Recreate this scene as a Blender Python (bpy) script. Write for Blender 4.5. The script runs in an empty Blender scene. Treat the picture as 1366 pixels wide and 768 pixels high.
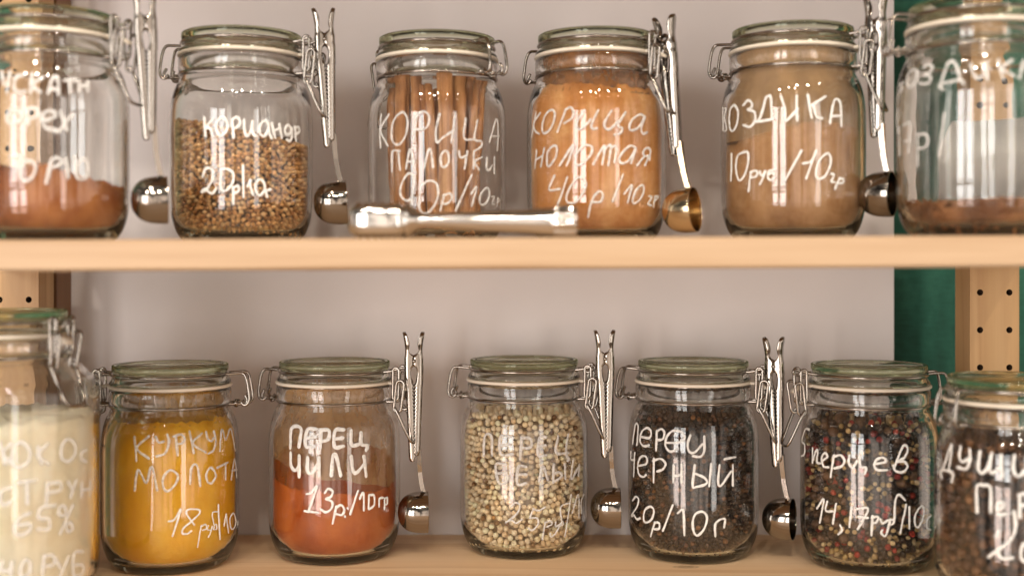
import bpy, math, random
import numpy as np
from mathutils import Vector, Matrix
random.seed(7); rng = np.random.default_rng(7)
S = 0.01                       # all dimensions below are in centimetres
R = math.radians
sc = bpy.context.scene
COL = sc.collection

# ------------------------------------------------------------------ camera
F_PX, HZ, CX, EYE = 1650.0, 352.0, 683.0, 24.7
cam = bpy.data.cameras.new('camera'); cam_ob = bpy.data.objects.new('camera', cam); COL.objects.link(cam_ob)
cam_ob.location = (0, 0, EYE * S); cam_ob.rotation_euler = (R(90), 0, 0)
cam.sensor_width = 36; cam.lens = 36 * F_PX / 1366; cam.shift_y = -(384 - HZ) / 1366
cam.clip_start = 0.05; cam.clip_end = 60
cam.dof.use_dof = True; cam.dof.focus_distance = 1.03; cam.dof.aperture_fstop = 2.3
sc.camera = cam_ob

# ------------------------------------------------------------------ render, colour
sc.render.engine = 'CYCLES'
sc.cycles.use_denoising = True
try: sc.cycles.denoiser = 'OPENIMAGEDENOISE'
except Exception: pass
sc.cycles.max_bounces = 26; sc.cycles.diffuse_bounces = 4; sc.cycles.glossy_bounces = 6
sc.cycles.transmission_bounces = 24; sc.cycles.transparent_max_bounces = 40
sc.cycles.sample_clamp_indirect = 16.0; sc.cycles.blur_glossy = 0.6
sc.view_settings.view_transform = 'Standard'; sc.view_settings.look = 'None'
sc.view_settings.gamma = 1.0; sc.view_settings.use_curve_mapping = False
sc.view_settings.exposure = -0.06

# ------------------------------------------------------------------ world: soft light of the shop interior
w = bpy.data.worlds.new('World'); sc.world = w; w.use_nodes = True
nt = w.node_tree; nt.nodes.clear()
wo = nt.nodes.new('ShaderNodeOutputWorld'); bg = nt.nodes.new('ShaderNodeBackground')
tc = nt.nodes.new('ShaderNodeTexCoord'); sx = nt.nodes.new('ShaderNodeSeparateXYZ')
mr = nt.nodes.new('ShaderNodeMapRange'); mr.inputs[1].default_value = -1; mr.inputs[2].default_value = 1
cr = nt.nodes.new('ShaderNodeValToRGB')
el = cr.color_ramp.elements
el[0].position = 0.0; el[0].color = (.16, .11, .075, 1)
el[1].position = 1.0; el[1].color = (.14, .12, .10, 1)
for p, c in ((.30, (.40, .30, .225)), (.40, (1.15, .95, .80)), (.60, (1.15, .98, .84)), (.68, (.20, .172, .145))):
    e = el.new(p); e.color = (*c, 1)
nt.links.new(tc.outputs['Generated'], sx.inputs[0]); nt.links.new(sx.outputs[2], mr.inputs[0])
nt.links.new(mr.outputs[0], cr.inputs[0])
nz = nt.nodes.new('ShaderNodeTexNoise'); nz.inputs['Scale'].default_value = 2.6; nz.inputs['Detail'].default_value = 1.5
mp = nt.nodes.new('ShaderNodeMapping'); mp.inputs['Scale'].default_value = (2.2, 2.2, .6)
nt.links.new(tc.outputs['Generated'], mp.inputs[0]); nt.links.new(mp.outputs[0], nz.inputs['Vector'])
mr2 = nt.nodes.new('ShaderNodeMapRange'); mr2.inputs[1].default_value = .42; mr2.inputs[2].default_value = .56
mr2.inputs[3].default_value = .14; mr2.inputs[4].default_value = 1.6
nt.links.new(nz.outputs[0], mr2.inputs[0])
mx = nt.nodes.new('ShaderNodeMix'); mx.data_type = 'RGBA'; mx.blend_type = 'MULTIPLY'; mx.inputs[0].default_value = 1
nt.links.new(cr.outputs[0], mx.inputs[6]); nt.links.new(mr2.outputs[0], mx.inputs[7])
nt.links.new(mx.outputs[2], bg.inputs[0]); bg.inputs[1].default_value = 1.04
nt.links.new(bg.outputs[0], wo.inputs[0])

# ------------------------------------------------------------------ lamps
def area(name, loc, target, sx_, sy_, radiance, col, shape='RECTANGLE'):
    d = bpy.data.lights.new(name, 'AREA'); d.shape = shape; d.size = sx_; d.size_y = sy_
    a = sx_ * sy_ * (math.pi / 4 if shape in ('DISK', 'ELLIPSE') else 1)
    d.energy = radiance * math.pi * a; d.color = col
    o = bpy.data.objects.new(name, d); COL.objects.link(o); o.location = loc
    o.rotation_euler = (Vector(target) - Vector(loc)).to_track_quat('-Z', 'Y').to_euler()
    return o
# shop window on the left behind the camera: two tall sashes, two panes each
wdir = Vector((-math.sin(R(30)), -math.cos(R(30)), 0)); wc = Vector((0, 1, .1)) + wdir * 2.7
side = Vector((math.cos(R(30)), -math.sin(R(30)), 0))
for sgn in (-1, 1):
    for zc, hh, rad, col in ((-.74, .36, 8.0, (1.0, .82, .74)), (-.22, .54, 9.5, (1.0, .985, .965)), (.42, .62, 9.5, (1.0, .985, .965))):
        p = wc + side * (sgn * .30); p.z = zc + .25
        area('window_pane', p, (0, 1.0, p.z), .43, hh, rad, col)
# narrow warm doorway light on the right
area('doorway_light', (1.35, -1.2, .25), (0, 1.0, .25), .36, 1.5, 5.0, (1.0, .94, .87))
# ceiling spots
for (x, y, z) in ((-.8, -.5, 1.35), (-.35, -.65, 1.4), (.1, -.5, 1.35), (.6, -.6, 1.4), (.25, .0, 1.5), (-.45, .05, 1.5), (1.1, -.3, 1.4), (-.1, -1.2, 1.6)):
    area('ceiling_spot', (x, y, z), (x * .4, 1.0, .2), .08, .08, 330, (1.0, .88, .74), 'DISK')

# ------------------------------------------------------------------ helpers
def link(o): COL.objects.link(o); return o
def tag(o, label=None, cat=None, group=None, kind=None):
    if label: o['label'] = label
    if cat: o['category'] = cat
    if group: o['group'] = group
    if kind: o['kind'] = kind
    return o
def empty(name, loc, rz=0):
    o = bpy.data.objects.new(name, None); link(o); o.location = [c * S for c in loc]; o.rotation_euler = (0, 0, rz)
    o.empty_display_size = .02
    return o
def catmull(pts, n=6, closed=False):
    P = [np.array(p, float) for p in pts]
    if len(P) < 3 and not closed: 
        return [P[0] + (P[-1] - P[0]) * t for t in np.linspace(0, 1, n + 1)]
    out = []; m = len(P)
    for i in range(m if closed else m - 1):
        p0 = P[i - 1] if (closed or i > 0) else 2 * P[0] - P[1]
        p1 = P[i]; p2 = P[(i + 1) % m]
        p3 = P[(i + 2) % m] if (closed or i + 2 < m) else 2 * P[-1] - P[-2]
        for t in np.arange(n) / n:
            out.append(.5 * (2 * p1 + (p2 - p0) * t + (2 * p0 - 5 * p1 + 4 * p2 - p3) * t * t + (3 * p1 - p0 - 3 * p2 + p3) * t ** 3))
    if not closed: out.append(P[-1])
    return out

class MB:
    """collects geometry in centimetres, builds ONE mesh object"""
    def __init__(s): s.v = []; s.f = []; s.m = []; s.sm = []
    def add(s, verts, faces, mi=0, smooth=True):
        b = len(s.v); s.v += [tuple(map(float, p)) for p in verts]
        s.f += [tuple(i + b for i in f) for f in faces]; s.m += [mi] * len(faces); s.sm += [smooth] * len(faces)
    def lathe(s, prof, n=96, mi=0, mat=None, axis='z', mod=None):
        vs = []; fs = []; pr = [(max(r, 0), z) for r, z in prof]
        idx = []
        for k, (r, z) in enumerate(pr):
            if r < 1e-6: idx.append([len(vs)] * n); vs.append((0, 0, z)); continue
            row = []
            for i in range(n):
                a = 2 * math.pi * i / n; rr = r * (mod(a, z) if mod else 1)
                row.append(len(vs)); vs.append((rr * math.cos(a), rr * math.sin(a), z))
            idx.append(row)
        fm = []
        for k in range(len(pr) - 1):
            for i in range(n):
                j = (i + 1) % n
                q = [idx[k][i], idx[k][j], idx[k + 1][j], idx[k + 1][i]]
                q2 = []
                for a in q:
                    if a not in q2: q2.append(a)
                if len(q2) > 2: fs.append(tuple(q2)); fm.append(mi(pr[k], pr[k + 1]) if callable(mi) else mi)
        if mat is not None: vs = [tuple(mat @ Vector(p)) for p in vs]
        b = len(s.v); s.v += vs; s.f += [tuple(i + b for i in f) for f in fs]; s.m += fm; s.sm += [True] * len(fs)
    def tube(s, path, r, n=8, closed=False, mi=0):
        P = [np.array(p, float) for p in path]; m = len(P); rows = []
        T = []
        for i in range(m):
            a = P[(i + 1) % m] if (closed or i < m - 1) else P[i]; b = P[i - 1] if (closed or i > 0) else P[i]
            t = a - b; T.append(t / (np.linalg.norm(t) + 1e-9))
        u = np.cross(T[0], [0.13, 0.31, 0.94]); u /= np.linalg.norm(u)
        vs = []
        for i in range(m):
            u = u - T[i] * np.dot(u, T[i]); u /= np.linalg.norm(u) + 1e-9
            v = np.cross(T[i], u)
            for k in range(n):
                a = 2 * math.pi * k / n
                vs.append(P[i] + r * (math.cos(a) * u + math.sin(a) * v))
        fs = []
        for i in range(m if closed else m - 1):
            for k in range(n):
                k2 = (k + 1) % n; i2 = (i + 1) % m
                fs.append((i * n + k, i * n + k2, i2 * n + k2, i2 * n + k))
        if not closed: fs += [tuple(range(n))[::-1], tuple(range((m - 1) * n, m * n))]
        s.add(vs, fs, mi)
    def box(s, a, b, mi=0, ch=0.0):
        (x0, y0, z0), (x1, y1, z1) = a, b
        if ch <= 0:
            vs = [(x, y, z) for z in (z0, z1) for y in (y0, y1) for x in (x0, x1)]
            s.add(vs, [(0, 2, 3, 1), (4, 5, 7, 6), (0, 1, 5, 4), (2, 6, 7, 3), (0, 4, 6, 2), (1, 3, 7, 5)], mi, False)
        else:
            s.prism([(x0, y0), (x1, y0), (x1, y1), (x0, y1)], z0, z1, ch, mi)
    def prism(s, poly, z0, z1, ch=0.0, mi=0):
        """vertical prism with chamfered rims"""
        n = len(poly); P = np.array(poly, float)
        def inset(d):
            out = []
            for i in range(n):
                a, b, c = P[i - 1], P[i], P[(i + 1) % n]
                e1 = (b - a) / np.linalg.norm(b - a); e2 = (c - b) / np.linalg.norm(c - b)
                n1 = np.array([-e1[1], e1[0]]); n2 = np.array([-e2[1], e2[0]])
                k = n1 + n2; k = k / max(np.dot(k, n1), .2); out.append(b + k * d)
            return out
        if ch > 0: rows = [(inset(ch), z0), (P, z0 + ch), (P, z1 - ch), (inset(ch), z1)]
        else: rows = [(P, z0), (P, z1)]
        vs = [(p[0], p[1], z) for q, z in rows for p in q]; fs = []
        for k in range(len(rows) - 1):
            for i in range(n):
                j = (i + 1) % n; fs.append((k * n + i, k * n + j, (k + 1) * n + j, (k + 1) * n + i))
        fs += [tuple(range(n))[::-1], tuple(range((len(rows) - 1) * n, len(rows) * n))]
        s.add(vs, fs, mi, False)
    def build(s, name, mats, parent=None, mesh_only=False):
        me = bpy.data.meshes.new(name)
        me.from_pydata([(a * S, b * S, c * S) for a, b, c in s.v], [], s.f)
        for m in (mats if isinstance(mats, (list, tuple)) else [mats]): me.materials.append(m)
        me.polygons.foreach_set('material_index', s.m); me.polygons.foreach_set('use_smooth', s.sm)
        me.update()
        o = bpy.data.objects.new(name, me); link(o)
        if parent: o.parent = parent
        return o

# ------------------------------------------------------------------ materials
def newmat(name):
    m = bpy.data.materials.new(name); m.use_nodes = True
    n = m.node_tree; n.nodes.clear(); out = n.nodes.new('ShaderNodeOutputMaterial')
    return m, n, out
def N(nt, t, **kw):
    n = nt.nodes.new(t)
    for k, v in kw.items():
        if k.startswith('i_'): n.inputs[k[2:].replace('_', ' ')].default_value = v
        else: setattr(n, k, v)
    return n
def ramp(nt, fac, stops):
    r = nt.nodes.new('ShaderNodeValToRGB'); e = r.color_ramp.elements
    e[0].position = stops[0][0]; e[0].color = (*stops[0][1], 1); e[1].position = stops[-1][0]; e[1].color = (*stops[-1][1], 1)
    for p, c in stops[1:-1]: q = e.new(p); q.color = (*c, 1)
    nt.links.new(fac, r.inputs[0]); return r.outputs[0]
def mapped(nt, scale, kind='Object', rot=(0, 0, 0)):
    t = nt.nodes.new('ShaderNodeTexCoord'); m = nt.nodes.new('ShaderNodeMapping')
    m.inputs['Scale'].default_value = scale; m.inputs['Rotation'].default_value = rot
    nt.links.new(t.outputs[kind], m.inputs[0]); return m.outputs[0]
def noise(nt, vec, scale, detail=4, rough=.55, dist=0):
    n = nt.nodes.new('ShaderNodeTexNoise'); n.inputs['Scale'].default_value = scale; n.inputs['Detail'].default_value = detail
    n.inputs['Roughness'].default_value = rough; n.inputs['Distortion'].default_value = dist
    nt.links.new(vec, n.inputs['Vector']); return n.outputs[0]
def bump(nt, h, strength, dist):
    b = nt.nodes.new('ShaderNodeBump'); b.inputs['Strength'].default_value = strength; b.inputs['Distance'].default_value = dist
    nt.links.new(h, b.inputs['Height']); return b.outputs[0]
def mixc(nt, fac, a, b, mode='MIX'):
    m = nt.nodes.new('ShaderNodeMix'); m.data_type = 'RGBA'; m.blend_type = mode
    for sock, v in ((0, fac), (6, a), (7, b)):
        if isinstance(v, (int, float)): m.inputs[sock].default_value = v
        elif isinstance(v, tuple): m.inputs[sock].default_value = (*v, 1)
        else: nt.links.new(v, m.inputs[sock])
    return m.outputs[2]
def math_(nt, op, a, b=None):
    m = nt.nodes.new('ShaderNodeMath'); m.operation = op
    for i, v in enumerate((a, b)):
        if v is None: continue
        if isinstance(v, (int, float)): m.inputs[i].default_value = v
        else: nt.links.new(v, m.inputs[i])
    return m.outputs[0]

def glass_mat(name, col, wavy=.15, smudge=.028):
    """solid soda glass, slightly wavy as pressed jars are"""
    m, n, out = newmat(name); g = N(n, 'ShaderNodeBsdfGlass', i_Roughness=0.0, i_IOR=1.5); g.inputs[0].default_value = (*col, 1)
    h = noise(n, mapped(n, (1, 1, .35)), 55, 2); n.links.new(bump(n, h, wavy, .0012), g.inputs['Normal'])
    d = N(n, 'ShaderNodeBsdfDiffuse'); d.inputs[0].default_value = (.80, .76, .70, 1)
    sm = noise(n, mapped(n, (1, 1, .6)), 24, 6, .72, .8); mk = N(n, 'ShaderNodeMapRange'); mk.inputs[1].default_value = .5; mk.inputs[2].default_value = .78; mk.inputs[3].default_value = .004; mk.inputs[4].default_value = smudge
    n.links.new(sm, mk.inputs[0]); mx = N(n, 'ShaderNodeMixShader')
    n.links.new(mk.outputs[0], mx.inputs[0]); n.links.new(g.outputs[0], mx.inputs[1]); n.links.new(d.outputs[0], mx.inputs[2])
    n.links.new(mx.outputs[0], out.inputs[0]); return m
GLASS = glass_mat('clear_glass', (.996, .997, .992))
BASEGLASS = glass_mat('thick_base_glass', (.95, .955, .92))
LIDGLASS = glass_mat('lid_glass', (.985, .99, .965))
RIMGLASS = glass_mat('thick_rim_glass', (.82, .86, .70))

def metal_mat(name, col, rough, brushed=0):
    m, n, out = newmat(name); p = N(n, 'ShaderNodeBsdfPrincipled', i_Metallic=1.0)
    v = mapped(n, (1, 1, 1)); h = noise(n, v, 90, 3)
    p.inputs['Base Color'].default_value = (*col, 1)
    mr = N(n, 'ShaderNodeMapRange'); mr.inputs[3].default_value = rough * .7; mr.inputs[4].default_value = rough * 1.5
    n.links.new(h, mr.inputs[0]); n.links.new(mr.outputs[0], p.inputs['Roughness'])
    n.links.new(bump(n, noise(n, v, 220, 2), .06, .001), p.inputs['Normal'])
    n.links.new(p.outputs[0], out.inputs[0]); return m
CHROME = metal_mat('polished_steel', (.33, .295, .26), .09)
STEEL = metal_mat('wire_steel', (.34, .305, .27), .16)
REFLECT_STEEL = metal_mat('steel_painted_reflection', (.70, .57, .38), .13)  # steel with a warm reflection painted into its colour
MALLET = metal_mat('cast_aluminium', (.66, .635, .60), .11)

def plain(name, col, rough=.6, var=.12, scale=40, bmp=.1, sub=0, spec=.4):
    m, n, out = newmat(name); p = N(n, 'ShaderNodeBsdfPrincipled', i_Roughness=rough)
    p.inputs['Specular IOR Level'].default_value = spec
    v = mapped(n, (1, 1, 1)); h = noise(n, v, scale, 5)
    n.links.new(ramp(n, h, [(.3, tuple(c * (1 - var) for c in col)), (.7, tuple(min(1, c * (1 + var)) for c in col))]), p.inputs['Base Color'])
    n.links.new(bump(n, h, bmp, .002), p.inputs['Normal'])
    n.links.new(p.outputs[0], out.inputs[0]); return m
RUBBER = plain('cream_rubber', (.80, .72, .60), .55, .06, 60, .05)
PAPER = plain('white_paper', (.92, .88, .82), .8, .04, 30, .1)
WALLP = plain('white_board', (.845, .79, .77), .85, .045, 5, .08)
def paint_mat():
    m, n, out = newmat('green_painted_plaster'); p = N(n, 'ShaderNodeBsdfPrincipled', i_Roughness=.75)
    v = mapped(n, (1, 1, .45)); h = noise(n, v, 26, 6, .65); h2 = noise(n, mapped(n, (60, 60, 500)), 1, 2)
    c = ramp(n, h, [(.3, (.006, .060, .036)), (.5, (.014, .115, .072)), (.72, (.045, .20, .13))])
    n.links.new(mixc(n, .25, c, ramp(n, h2, [(.3, (.004, .05, .03)), (.7, (.03, .16, .10))])), p.inputs['Base Color'])
    n.links.new(bump(n, h, .3, .003), p.inputs['Normal']); n.links.new(p.outputs[0], out.inputs[0]); return m
GREEN = paint_mat()
def ink_mat(name, colr, o0, o1):
    m, n, out = newmat(name)
    p = N(n, 'ShaderNodeBsdfPrincipled', i_Roughness=.55); p.inputs['Base Color'].default_value = (*colr, 1)
    t = N(n, 'ShaderNodeBsdfTransparent'); v = mapped(n, (1, 1, 1)); h = noise(n, v, 380, 3, .7)
    mr = N(n, 'ShaderNodeMapRange'); mr.inputs[1].default_value = .35; mr.inputs[2].default_value = .6; mr.inputs[3].default_value = o0; mr.inputs[4].default_value = o1
    n.links.new(h, mr.inputs[0]); mx = N(n, 'ShaderNodeMixShader')
    n.links.new(mr.outputs[0], mx.inputs[0]); n.links.new(t.outputs[0], mx.inputs[1]); n.links.new(p.outputs[0], mx.inputs[2])
    n.links.new(bump(n, h, .3, .0006), p.inputs['Normal'])
    n.links.new(mx.outputs[0], out.inputs[0]); return m
INK = ink_mat('white_paint_marker', (.86, .845, .81), .75, 1.0); FADED = ink_mat('rubbed_paint_marker', (.76, .745, .72), .45, .85)

def wood_mat(name, axis, a, b, c, scale=1.0, rough=.5, knot=None):
    """pine: grain streaks along one axis"""
    m, n, out = newmat(name); p = N(n, 'ShaderNodeBsdfPrincipled', i_Roughness=rough)
    sc_ = [34 * scale] * 3; sc_['xyz'.index(axis)] = 1.6 * scale
    v = mapped(n, tuple(sc_))
    g1 = noise(n, v, 1.0, 3, .5, .6)
    sc2 = [150 * scale] * 3; sc2['xyz'.index(axis)] = 5 * scale
    g2 = noise(n, mapped(n, tuple(sc2)), 1.0, 4, .6)
    broad = noise(n, mapped(n, (3, 9, 9)), 1.0, 2)
    col = ramp(n, g1, [(.25, a), (.46, b), (.54, b), (.61, c), (.70, a)])
    col = mixc(n, .35, col, ramp(n, g2, [(.3, c), (.7, a)]))
    col = mixc(n, math_(n, 'MULTIPLY', broad, .35), col, b)
    if knot:                                        # one small knot in the board
        t = N(n, 'ShaderNodeTexCoord'); mp_ = N(n, 'ShaderNodeMapping'); mp_.inputs['Location'].default_value = (-knot[0] * 60, -knot[1] * 120, 0); mp_.inputs['Scale'].default_value = (60, 120, 0)
        n.links.new(t.outputs['Object'], mp_.inputs[0]); ln = N(n, 'ShaderNodeVectorMath', operation='LENGTH'); n.links.new(mp_.outputs[0], ln.inputs[0])
        kf = ramp(n, math_(n, 'MULTIPLY', ln.outputs['Value'], .6), [(0, (.55, .55, .55)), (.22, (.75, .75, .75)), (.27, (.15, .15, .15)), (.34, (.6, .6, .6)), (.42, (0, 0, 0))])
        col = mixc(n, kf, col, tuple(q * .45 for q in c))
    n.links.new(col, p.inputs['Base Color'])
    n.links.new(bump(n, g2, .12, .001), p.inputs['Normal']); n.links.new(p.outputs[0], out.inputs[0]); return m
PINE_DIMMED = wood_mat('dimmed_pine_board', 'x', (.58, .415, .268), (.50, .335, .20), (.32, .18, .085))  # upper boards: same pine, darkened to offset strong light on the front edge
PINE_LIFTED = wood_mat('lifted_pine_board', 'x', (.90, .655, .42), (.84, .58, .345), (.68, .42, .21), knot=(.142, .060))  # lower board: same pine, lightened to make up for the weak light there
PINEV = wood_mat('pine_post', 'z', (.66, .42, .20), (.58, .35, .15), (.44, .23, .085), .9)
DARKWOOD = wood_mat('brown_trim_wood', 'z', (.30, .15, .065), (.25, .12, .05), (.18, .08, .035), .9)
HOLE = plain('drilled_hole', (.05, .025, .012), .9)

def powder_mat(name, lo, mid, hi, streak=1.0, fine=260):
    m, n, out = newmat(name); p = N(n, 'ShaderNodeBsdfPrincipled', i_Roughness=.9); p.inputs['Specular IOR Level'].default_value = .1
    s = noise(n, mapped(n, (42, 42, 5)), 1.0, 4, .6)
    b = noise(n, mapped(n, (1, 1, 1)), 22, 4, .6)
    g = noise(n, mapped(n, (1, 1, 1)), fine, 3, .7)
    k = math_(n, 'ADD', math_(n, 'MULTIPLY', s, .45 * streak), math_(n, 'ADD', math_(n, 'MULTIPLY', b, 1 - .62 * streak), math_(n, 'MULTIPLY', g, .17 * streak)))
    n.links.new(ramp(n, k, [(.37, lo), (.5, mid), (.63, hi)]), p.inputs['Base Color'])
    n.links.new(bump(n, g, .35, .0012), p.inputs['Normal']); n.links.new(p.outputs[0], out.inputs[0]); return m
def film_mat(name, col, lo, hi):
    """spice dust clinging to the inside of the glass"""
    m, n, out = newmat(name); d = N(n, 'ShaderNodeBsdfPrincipled', i_Roughness=.9); d.inputs['Specular IOR Level'].default_value = 0
    t = N(n, 'ShaderNodeBsdfTransparent')
    s = noise(n, mapped(n, (60, 60, 9)), 1.0, 4, .6); b = noise(n, mapped(n, (1, 1, 1)), 30, 5, .65)
    k = math_(n, 'ADD', math_(n, 'MULTIPLY', s, .5), math_(n, 'MULTIPLY', b, .5))
    mr = N(n, 'ShaderNodeMapRange'); mr.inputs[1].default_value = .36; mr.inputs[2].default_value = .62; mr.inputs[3].default_value = lo; mr.inputs[4].default_value = hi
    n.links.new(k, mr.inputs[0]); d.inputs['Base Color'].default_value = (*col, 1)
    mx = N(n, 'ShaderNodeMixShader'); n.links.new(mr.outputs[0], mx.inputs[0]); n.links.new(t.outputs[0], mx.inputs[1]); n.links.new(d.outputs[0], mx.inputs[2])
    n.links.new(mx.outputs[0], out.inputs[0]); return m
def bead_mat(name, rough=.55, wr=.5, sc_=420, mix=.3):
    m, n, out = newmat(name); p = N(n, 'ShaderNodeBsdfPrincipled', i_Roughness=rough); p.inputs['Specular IOR Level'].default_value = .35
    a = N(n, 'ShaderNodeVertexColor', layer_name='tint')
    h = noise(n, mapped(n, (1, 1, 1)), sc_, 3, .6)
    n.links.new(mixc(n, mix, a.outputs[0], ramp(n, h, [(.3, (.75, .72, .68)), (.7, (1.22, 1.22, 1.22))]), 'MULTIPLY'), p.inputs['Base Color'])
    n.links.new(bump(n, h, wr, .0004), p.inputs['Normal']); n.links.new(p.outputs[0], out.inputs[0]); return m

# ------------------------------------------------------------------ the setting: wall, back panel, shelf unit
WALL_Y = 113.3
b = MB(); b.box((-130, 118.0, -60), (130, 121, 130)); o = b.build('wall', GREEN); tag(o, kind='structure')
b = MB(); b.box((-43.0, WALL_Y, -30), (34.98, WALL_Y + 1.2, 70), ch=.08); o = b.build('back_panel', WALLP)
tag(o, 'white back panel standing behind the jars in front of the green wall', 'panel')
b = MB(); b.box((-47.5, 109.6, -30), (-40.35, 113.2, 70), ch=.1); o = b.build('trim_board', DARKWOOD)
tag(o, 'brown wooden board behind the left post beside the white panel', 'board')

SLOPE = .0044
def upz(x): return 26.40 + SLOPE * x
unit = empty('shelf_unit', (0, 95, -2.0)); tag(unit, 'pale pine shelf unit with drilled uprights holding the two rows of jars', 'shelf unit')
def shelf_poly():
    f, bk, xo, xi = 80.2 - 95, 113.1 - 95, 43.4, 38.95
    return [(-xi, f), (xi, f), (xi, 84.6 - 95), (xo, 84.6 - 95), (xo, 105.4 - 95), (xi, 105.4 - 95), (xi, bk), (-xi, bk), (-xi, 105.4 - 95), (-xo, 105.4 - 95), (-xo, 84.6 - 95), (-xi, 84.6 - 95)]
b = MB(); b.prism(shelf_poly(), 0.0, 2.0, .12); b.build('shelf_board', PINE_LIFTED, unit)
b = MB(); b.prism(shelf_poly(), -1.02, 1.02, .16); o = b.build('shelf_board', PINE_DIMMED, unit)
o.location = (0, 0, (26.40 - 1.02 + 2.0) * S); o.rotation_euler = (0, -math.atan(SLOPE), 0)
b = MB(); b.prism(shelf_poly(), -1.02, 1.02, .16); o = b.build('shelf_board', PINE_DIMMED, unit); o.location = (0, 0, (53.2 + 1.0) * S)
def post(x0, side_):
    """upright with two rows of drilled holes through its front face"""
    m = MB(); wdt, dep, z0, z1 = 4.2, 3.5, -26.0, 62.0
    y0 = 105.6
    # side/back/top
    x1 = x0 + wdt
    vs = [(x0, y0, z0), (x1, y0, z0), (x1, y0 + dep, z0), (x0, y0 + dep, z0), (x0, y0, z1), (x1, y0, z1), (x1, y0 + dep, z1), (x0, y0 + dep, z1)]
    m.add(vs, [(1, 2, 6, 5), (2, 3, 7, 6), (3, 0, 4, 7), (4, 5, 6, 7), (3, 2, 1, 0)], 0, False)
    pitch = 3.2; zoff = 22.27 if x0 > 0 else 21.65        # a hole centre height
    k0 = math.floor((z0 - zoff) / pitch) + 1; rows = [zoff + pitch * k for k in range(k0, 200) if z0 + 1.6 < zoff + pitch * k < z1 - 1.6]
    zb = [z0] + [(a + c) / 2 for a, c in zip(rows[:-1], rows[1:])] + [z1]
    xs = [x0, (x0 + x1) / 2, x1]; hx = [x0 + .86, x0 + 3.36]; nr = 16; rad = .27
    for r, zc in enumerate(rows):
        for c in range(2):
            xa, xb, za, zc2 = xs[c], xs[c + 1], zb[r], zb[r + 1]
            ring = [(hx[c] + rad * math.cos(2 * math.pi * k / nr), zc + rad * math.sin(2 * math.pi * k / nr)) for k in range(nr)]
            sq = []
            for k in range(nr):
                dx, dz = math.cos(2 * math.pi * k / nr), math.sin(2 * math.pi * k / nr)
                t = min(((xb - hx[c]) / dx if dx > 1e-6 else ((xa - hx[c]) / dx if dx < -1e-6 else 1e9)), ((zc2 - zc) / dz if dz > 1e-6 else ((za - zc) / dz if dz < -1e-6 else 1e9)))
                sq.append([hx[c] + dx * t, zc + dz * t])
            for cxn in ((xa, za), (xb, za), (xb, zc2), (xa, zc2)):     # snap nearest to the corners
                k = min(range(nr), key=lambda q: (sq[q][0] - cxn[0]) ** 2 + (sq[q][1] - cxn[1]) ** 2); sq[k] = list(cxn)
            V = [(p[0], y0, p[1]) for p in sq] + [(p[0], y0, p[1]) for p in ring]
            m.add(V, [(k, (k + 1) % nr, nr + (k + 1) % nr, nr + k) for k in range(nr)], 0, False)
            V = [(p[0], y0, p[1]) for p in ring] + [(p[0], y0 + 1.0, p[1]) for p in ring]
            m.add(V, [(k, (k + 1) % nr, nr + (k + 1) % nr, nr + k) for k in range(nr)] + [tuple(range(nr, 2 * nr))], 1, True)
    m.v = [(a, c - 95, d + 2.0) for a, c, d in m.v]
    return m.build('post', [PINEV, HOLE], unit)
post(39.1, 1); post(-44.62, -1)

# ------------------------------------------------------------------ the clip-top jar
def dense(prof, n=5):
    return [tuple(p) for p in catmull(prof, n)]
OUT = [(3.95, 0), (4.35, .12), (4.8, .5), (5.15, 1.15), (5.4, 2.0), (5.52, 3.0), (5.55, 4.4), (5.55, 7.0), (5.55, 9.0), (5.52, 10.1), (5.42, 11.0), (5.25, 11.75), (5.02, 12.35), (4.8, 12.8)]
INN = [(3.6, .75), (4.3, .95), (4.75, 1.5), (5.08, 2.4), (5.18, 3.6), (5.2, 6.5), (5.2, 9.0), (5.16, 10.2), (5.03, 11.1), (4.76, 11.8), (4.44, 12.4), (4.28, 13.0)]
def big(p): return [(r * (1 + .25 * min(1, max(0, (13.6 - z) / 2.4))) if z > 11.2 else r * 1.25, z * 1.0 if z < 3 else (z + 4.9 if z > 8.5 else 3 + (z - 3) * (10.4 / 5.5))) for r, z in p]
OUTD = dense(OUT); INND = dense(INN)
OUTB = dense(big(OUT)); INNB = dense(big(INN))
def r_at(prof, z):
    return float(np.interp(z, [p[1] for p in prof], [p[0] for p in prof]))
def body_mesh(outd, innd, dz):
    m = MB()
    neck = [(4.72, 12.98), (4.70, 13.12), (4.80, 13.3), (4.86, 13.42), (4.9, 13.6), (4.9, 14.3), (4.85, 14.46), (4.75, 14.54), (4.5, 14.56), (4.34, 14.5), (4.27, 14.2)]
    foot = [(0, .3), (2.4, .26), (3.3, .12), (3.6, .03)]
    prof = foot + outd + [(r, z + dz) for r, z in neck] + innd[::-1] + [(2.6, .70), (0, .68)]
    m.lathe(prof, 112, mi=lambda p, q: 1 if max(p[1], q[1]) < 1.3 else 0)
    return m
GRP = 'clip-top glass jars of spices'
def ring(r, z, n=72): return [(r * math.cos(2 * math.pi * i / n), r * math.sin(2 * math.pi * i / n), z) for i in range(n)]
def stadium(cx, y, za, zb, hw, lean=0.0, tw=0.0):
    p = []
    for i in range(9):
        a = math.pi * i / 8; p.append((cx + hw * math.cos(a) + lean, y + tw, zb - hw + hw * math.sin(a)))
    for i in range(9):
        a = math.pi + math.pi * i / 8; p.append((cx + hw * math.cos(a), y - tw, za + hw + hw * math.sin(a)))
    return p
WR = .118
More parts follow.
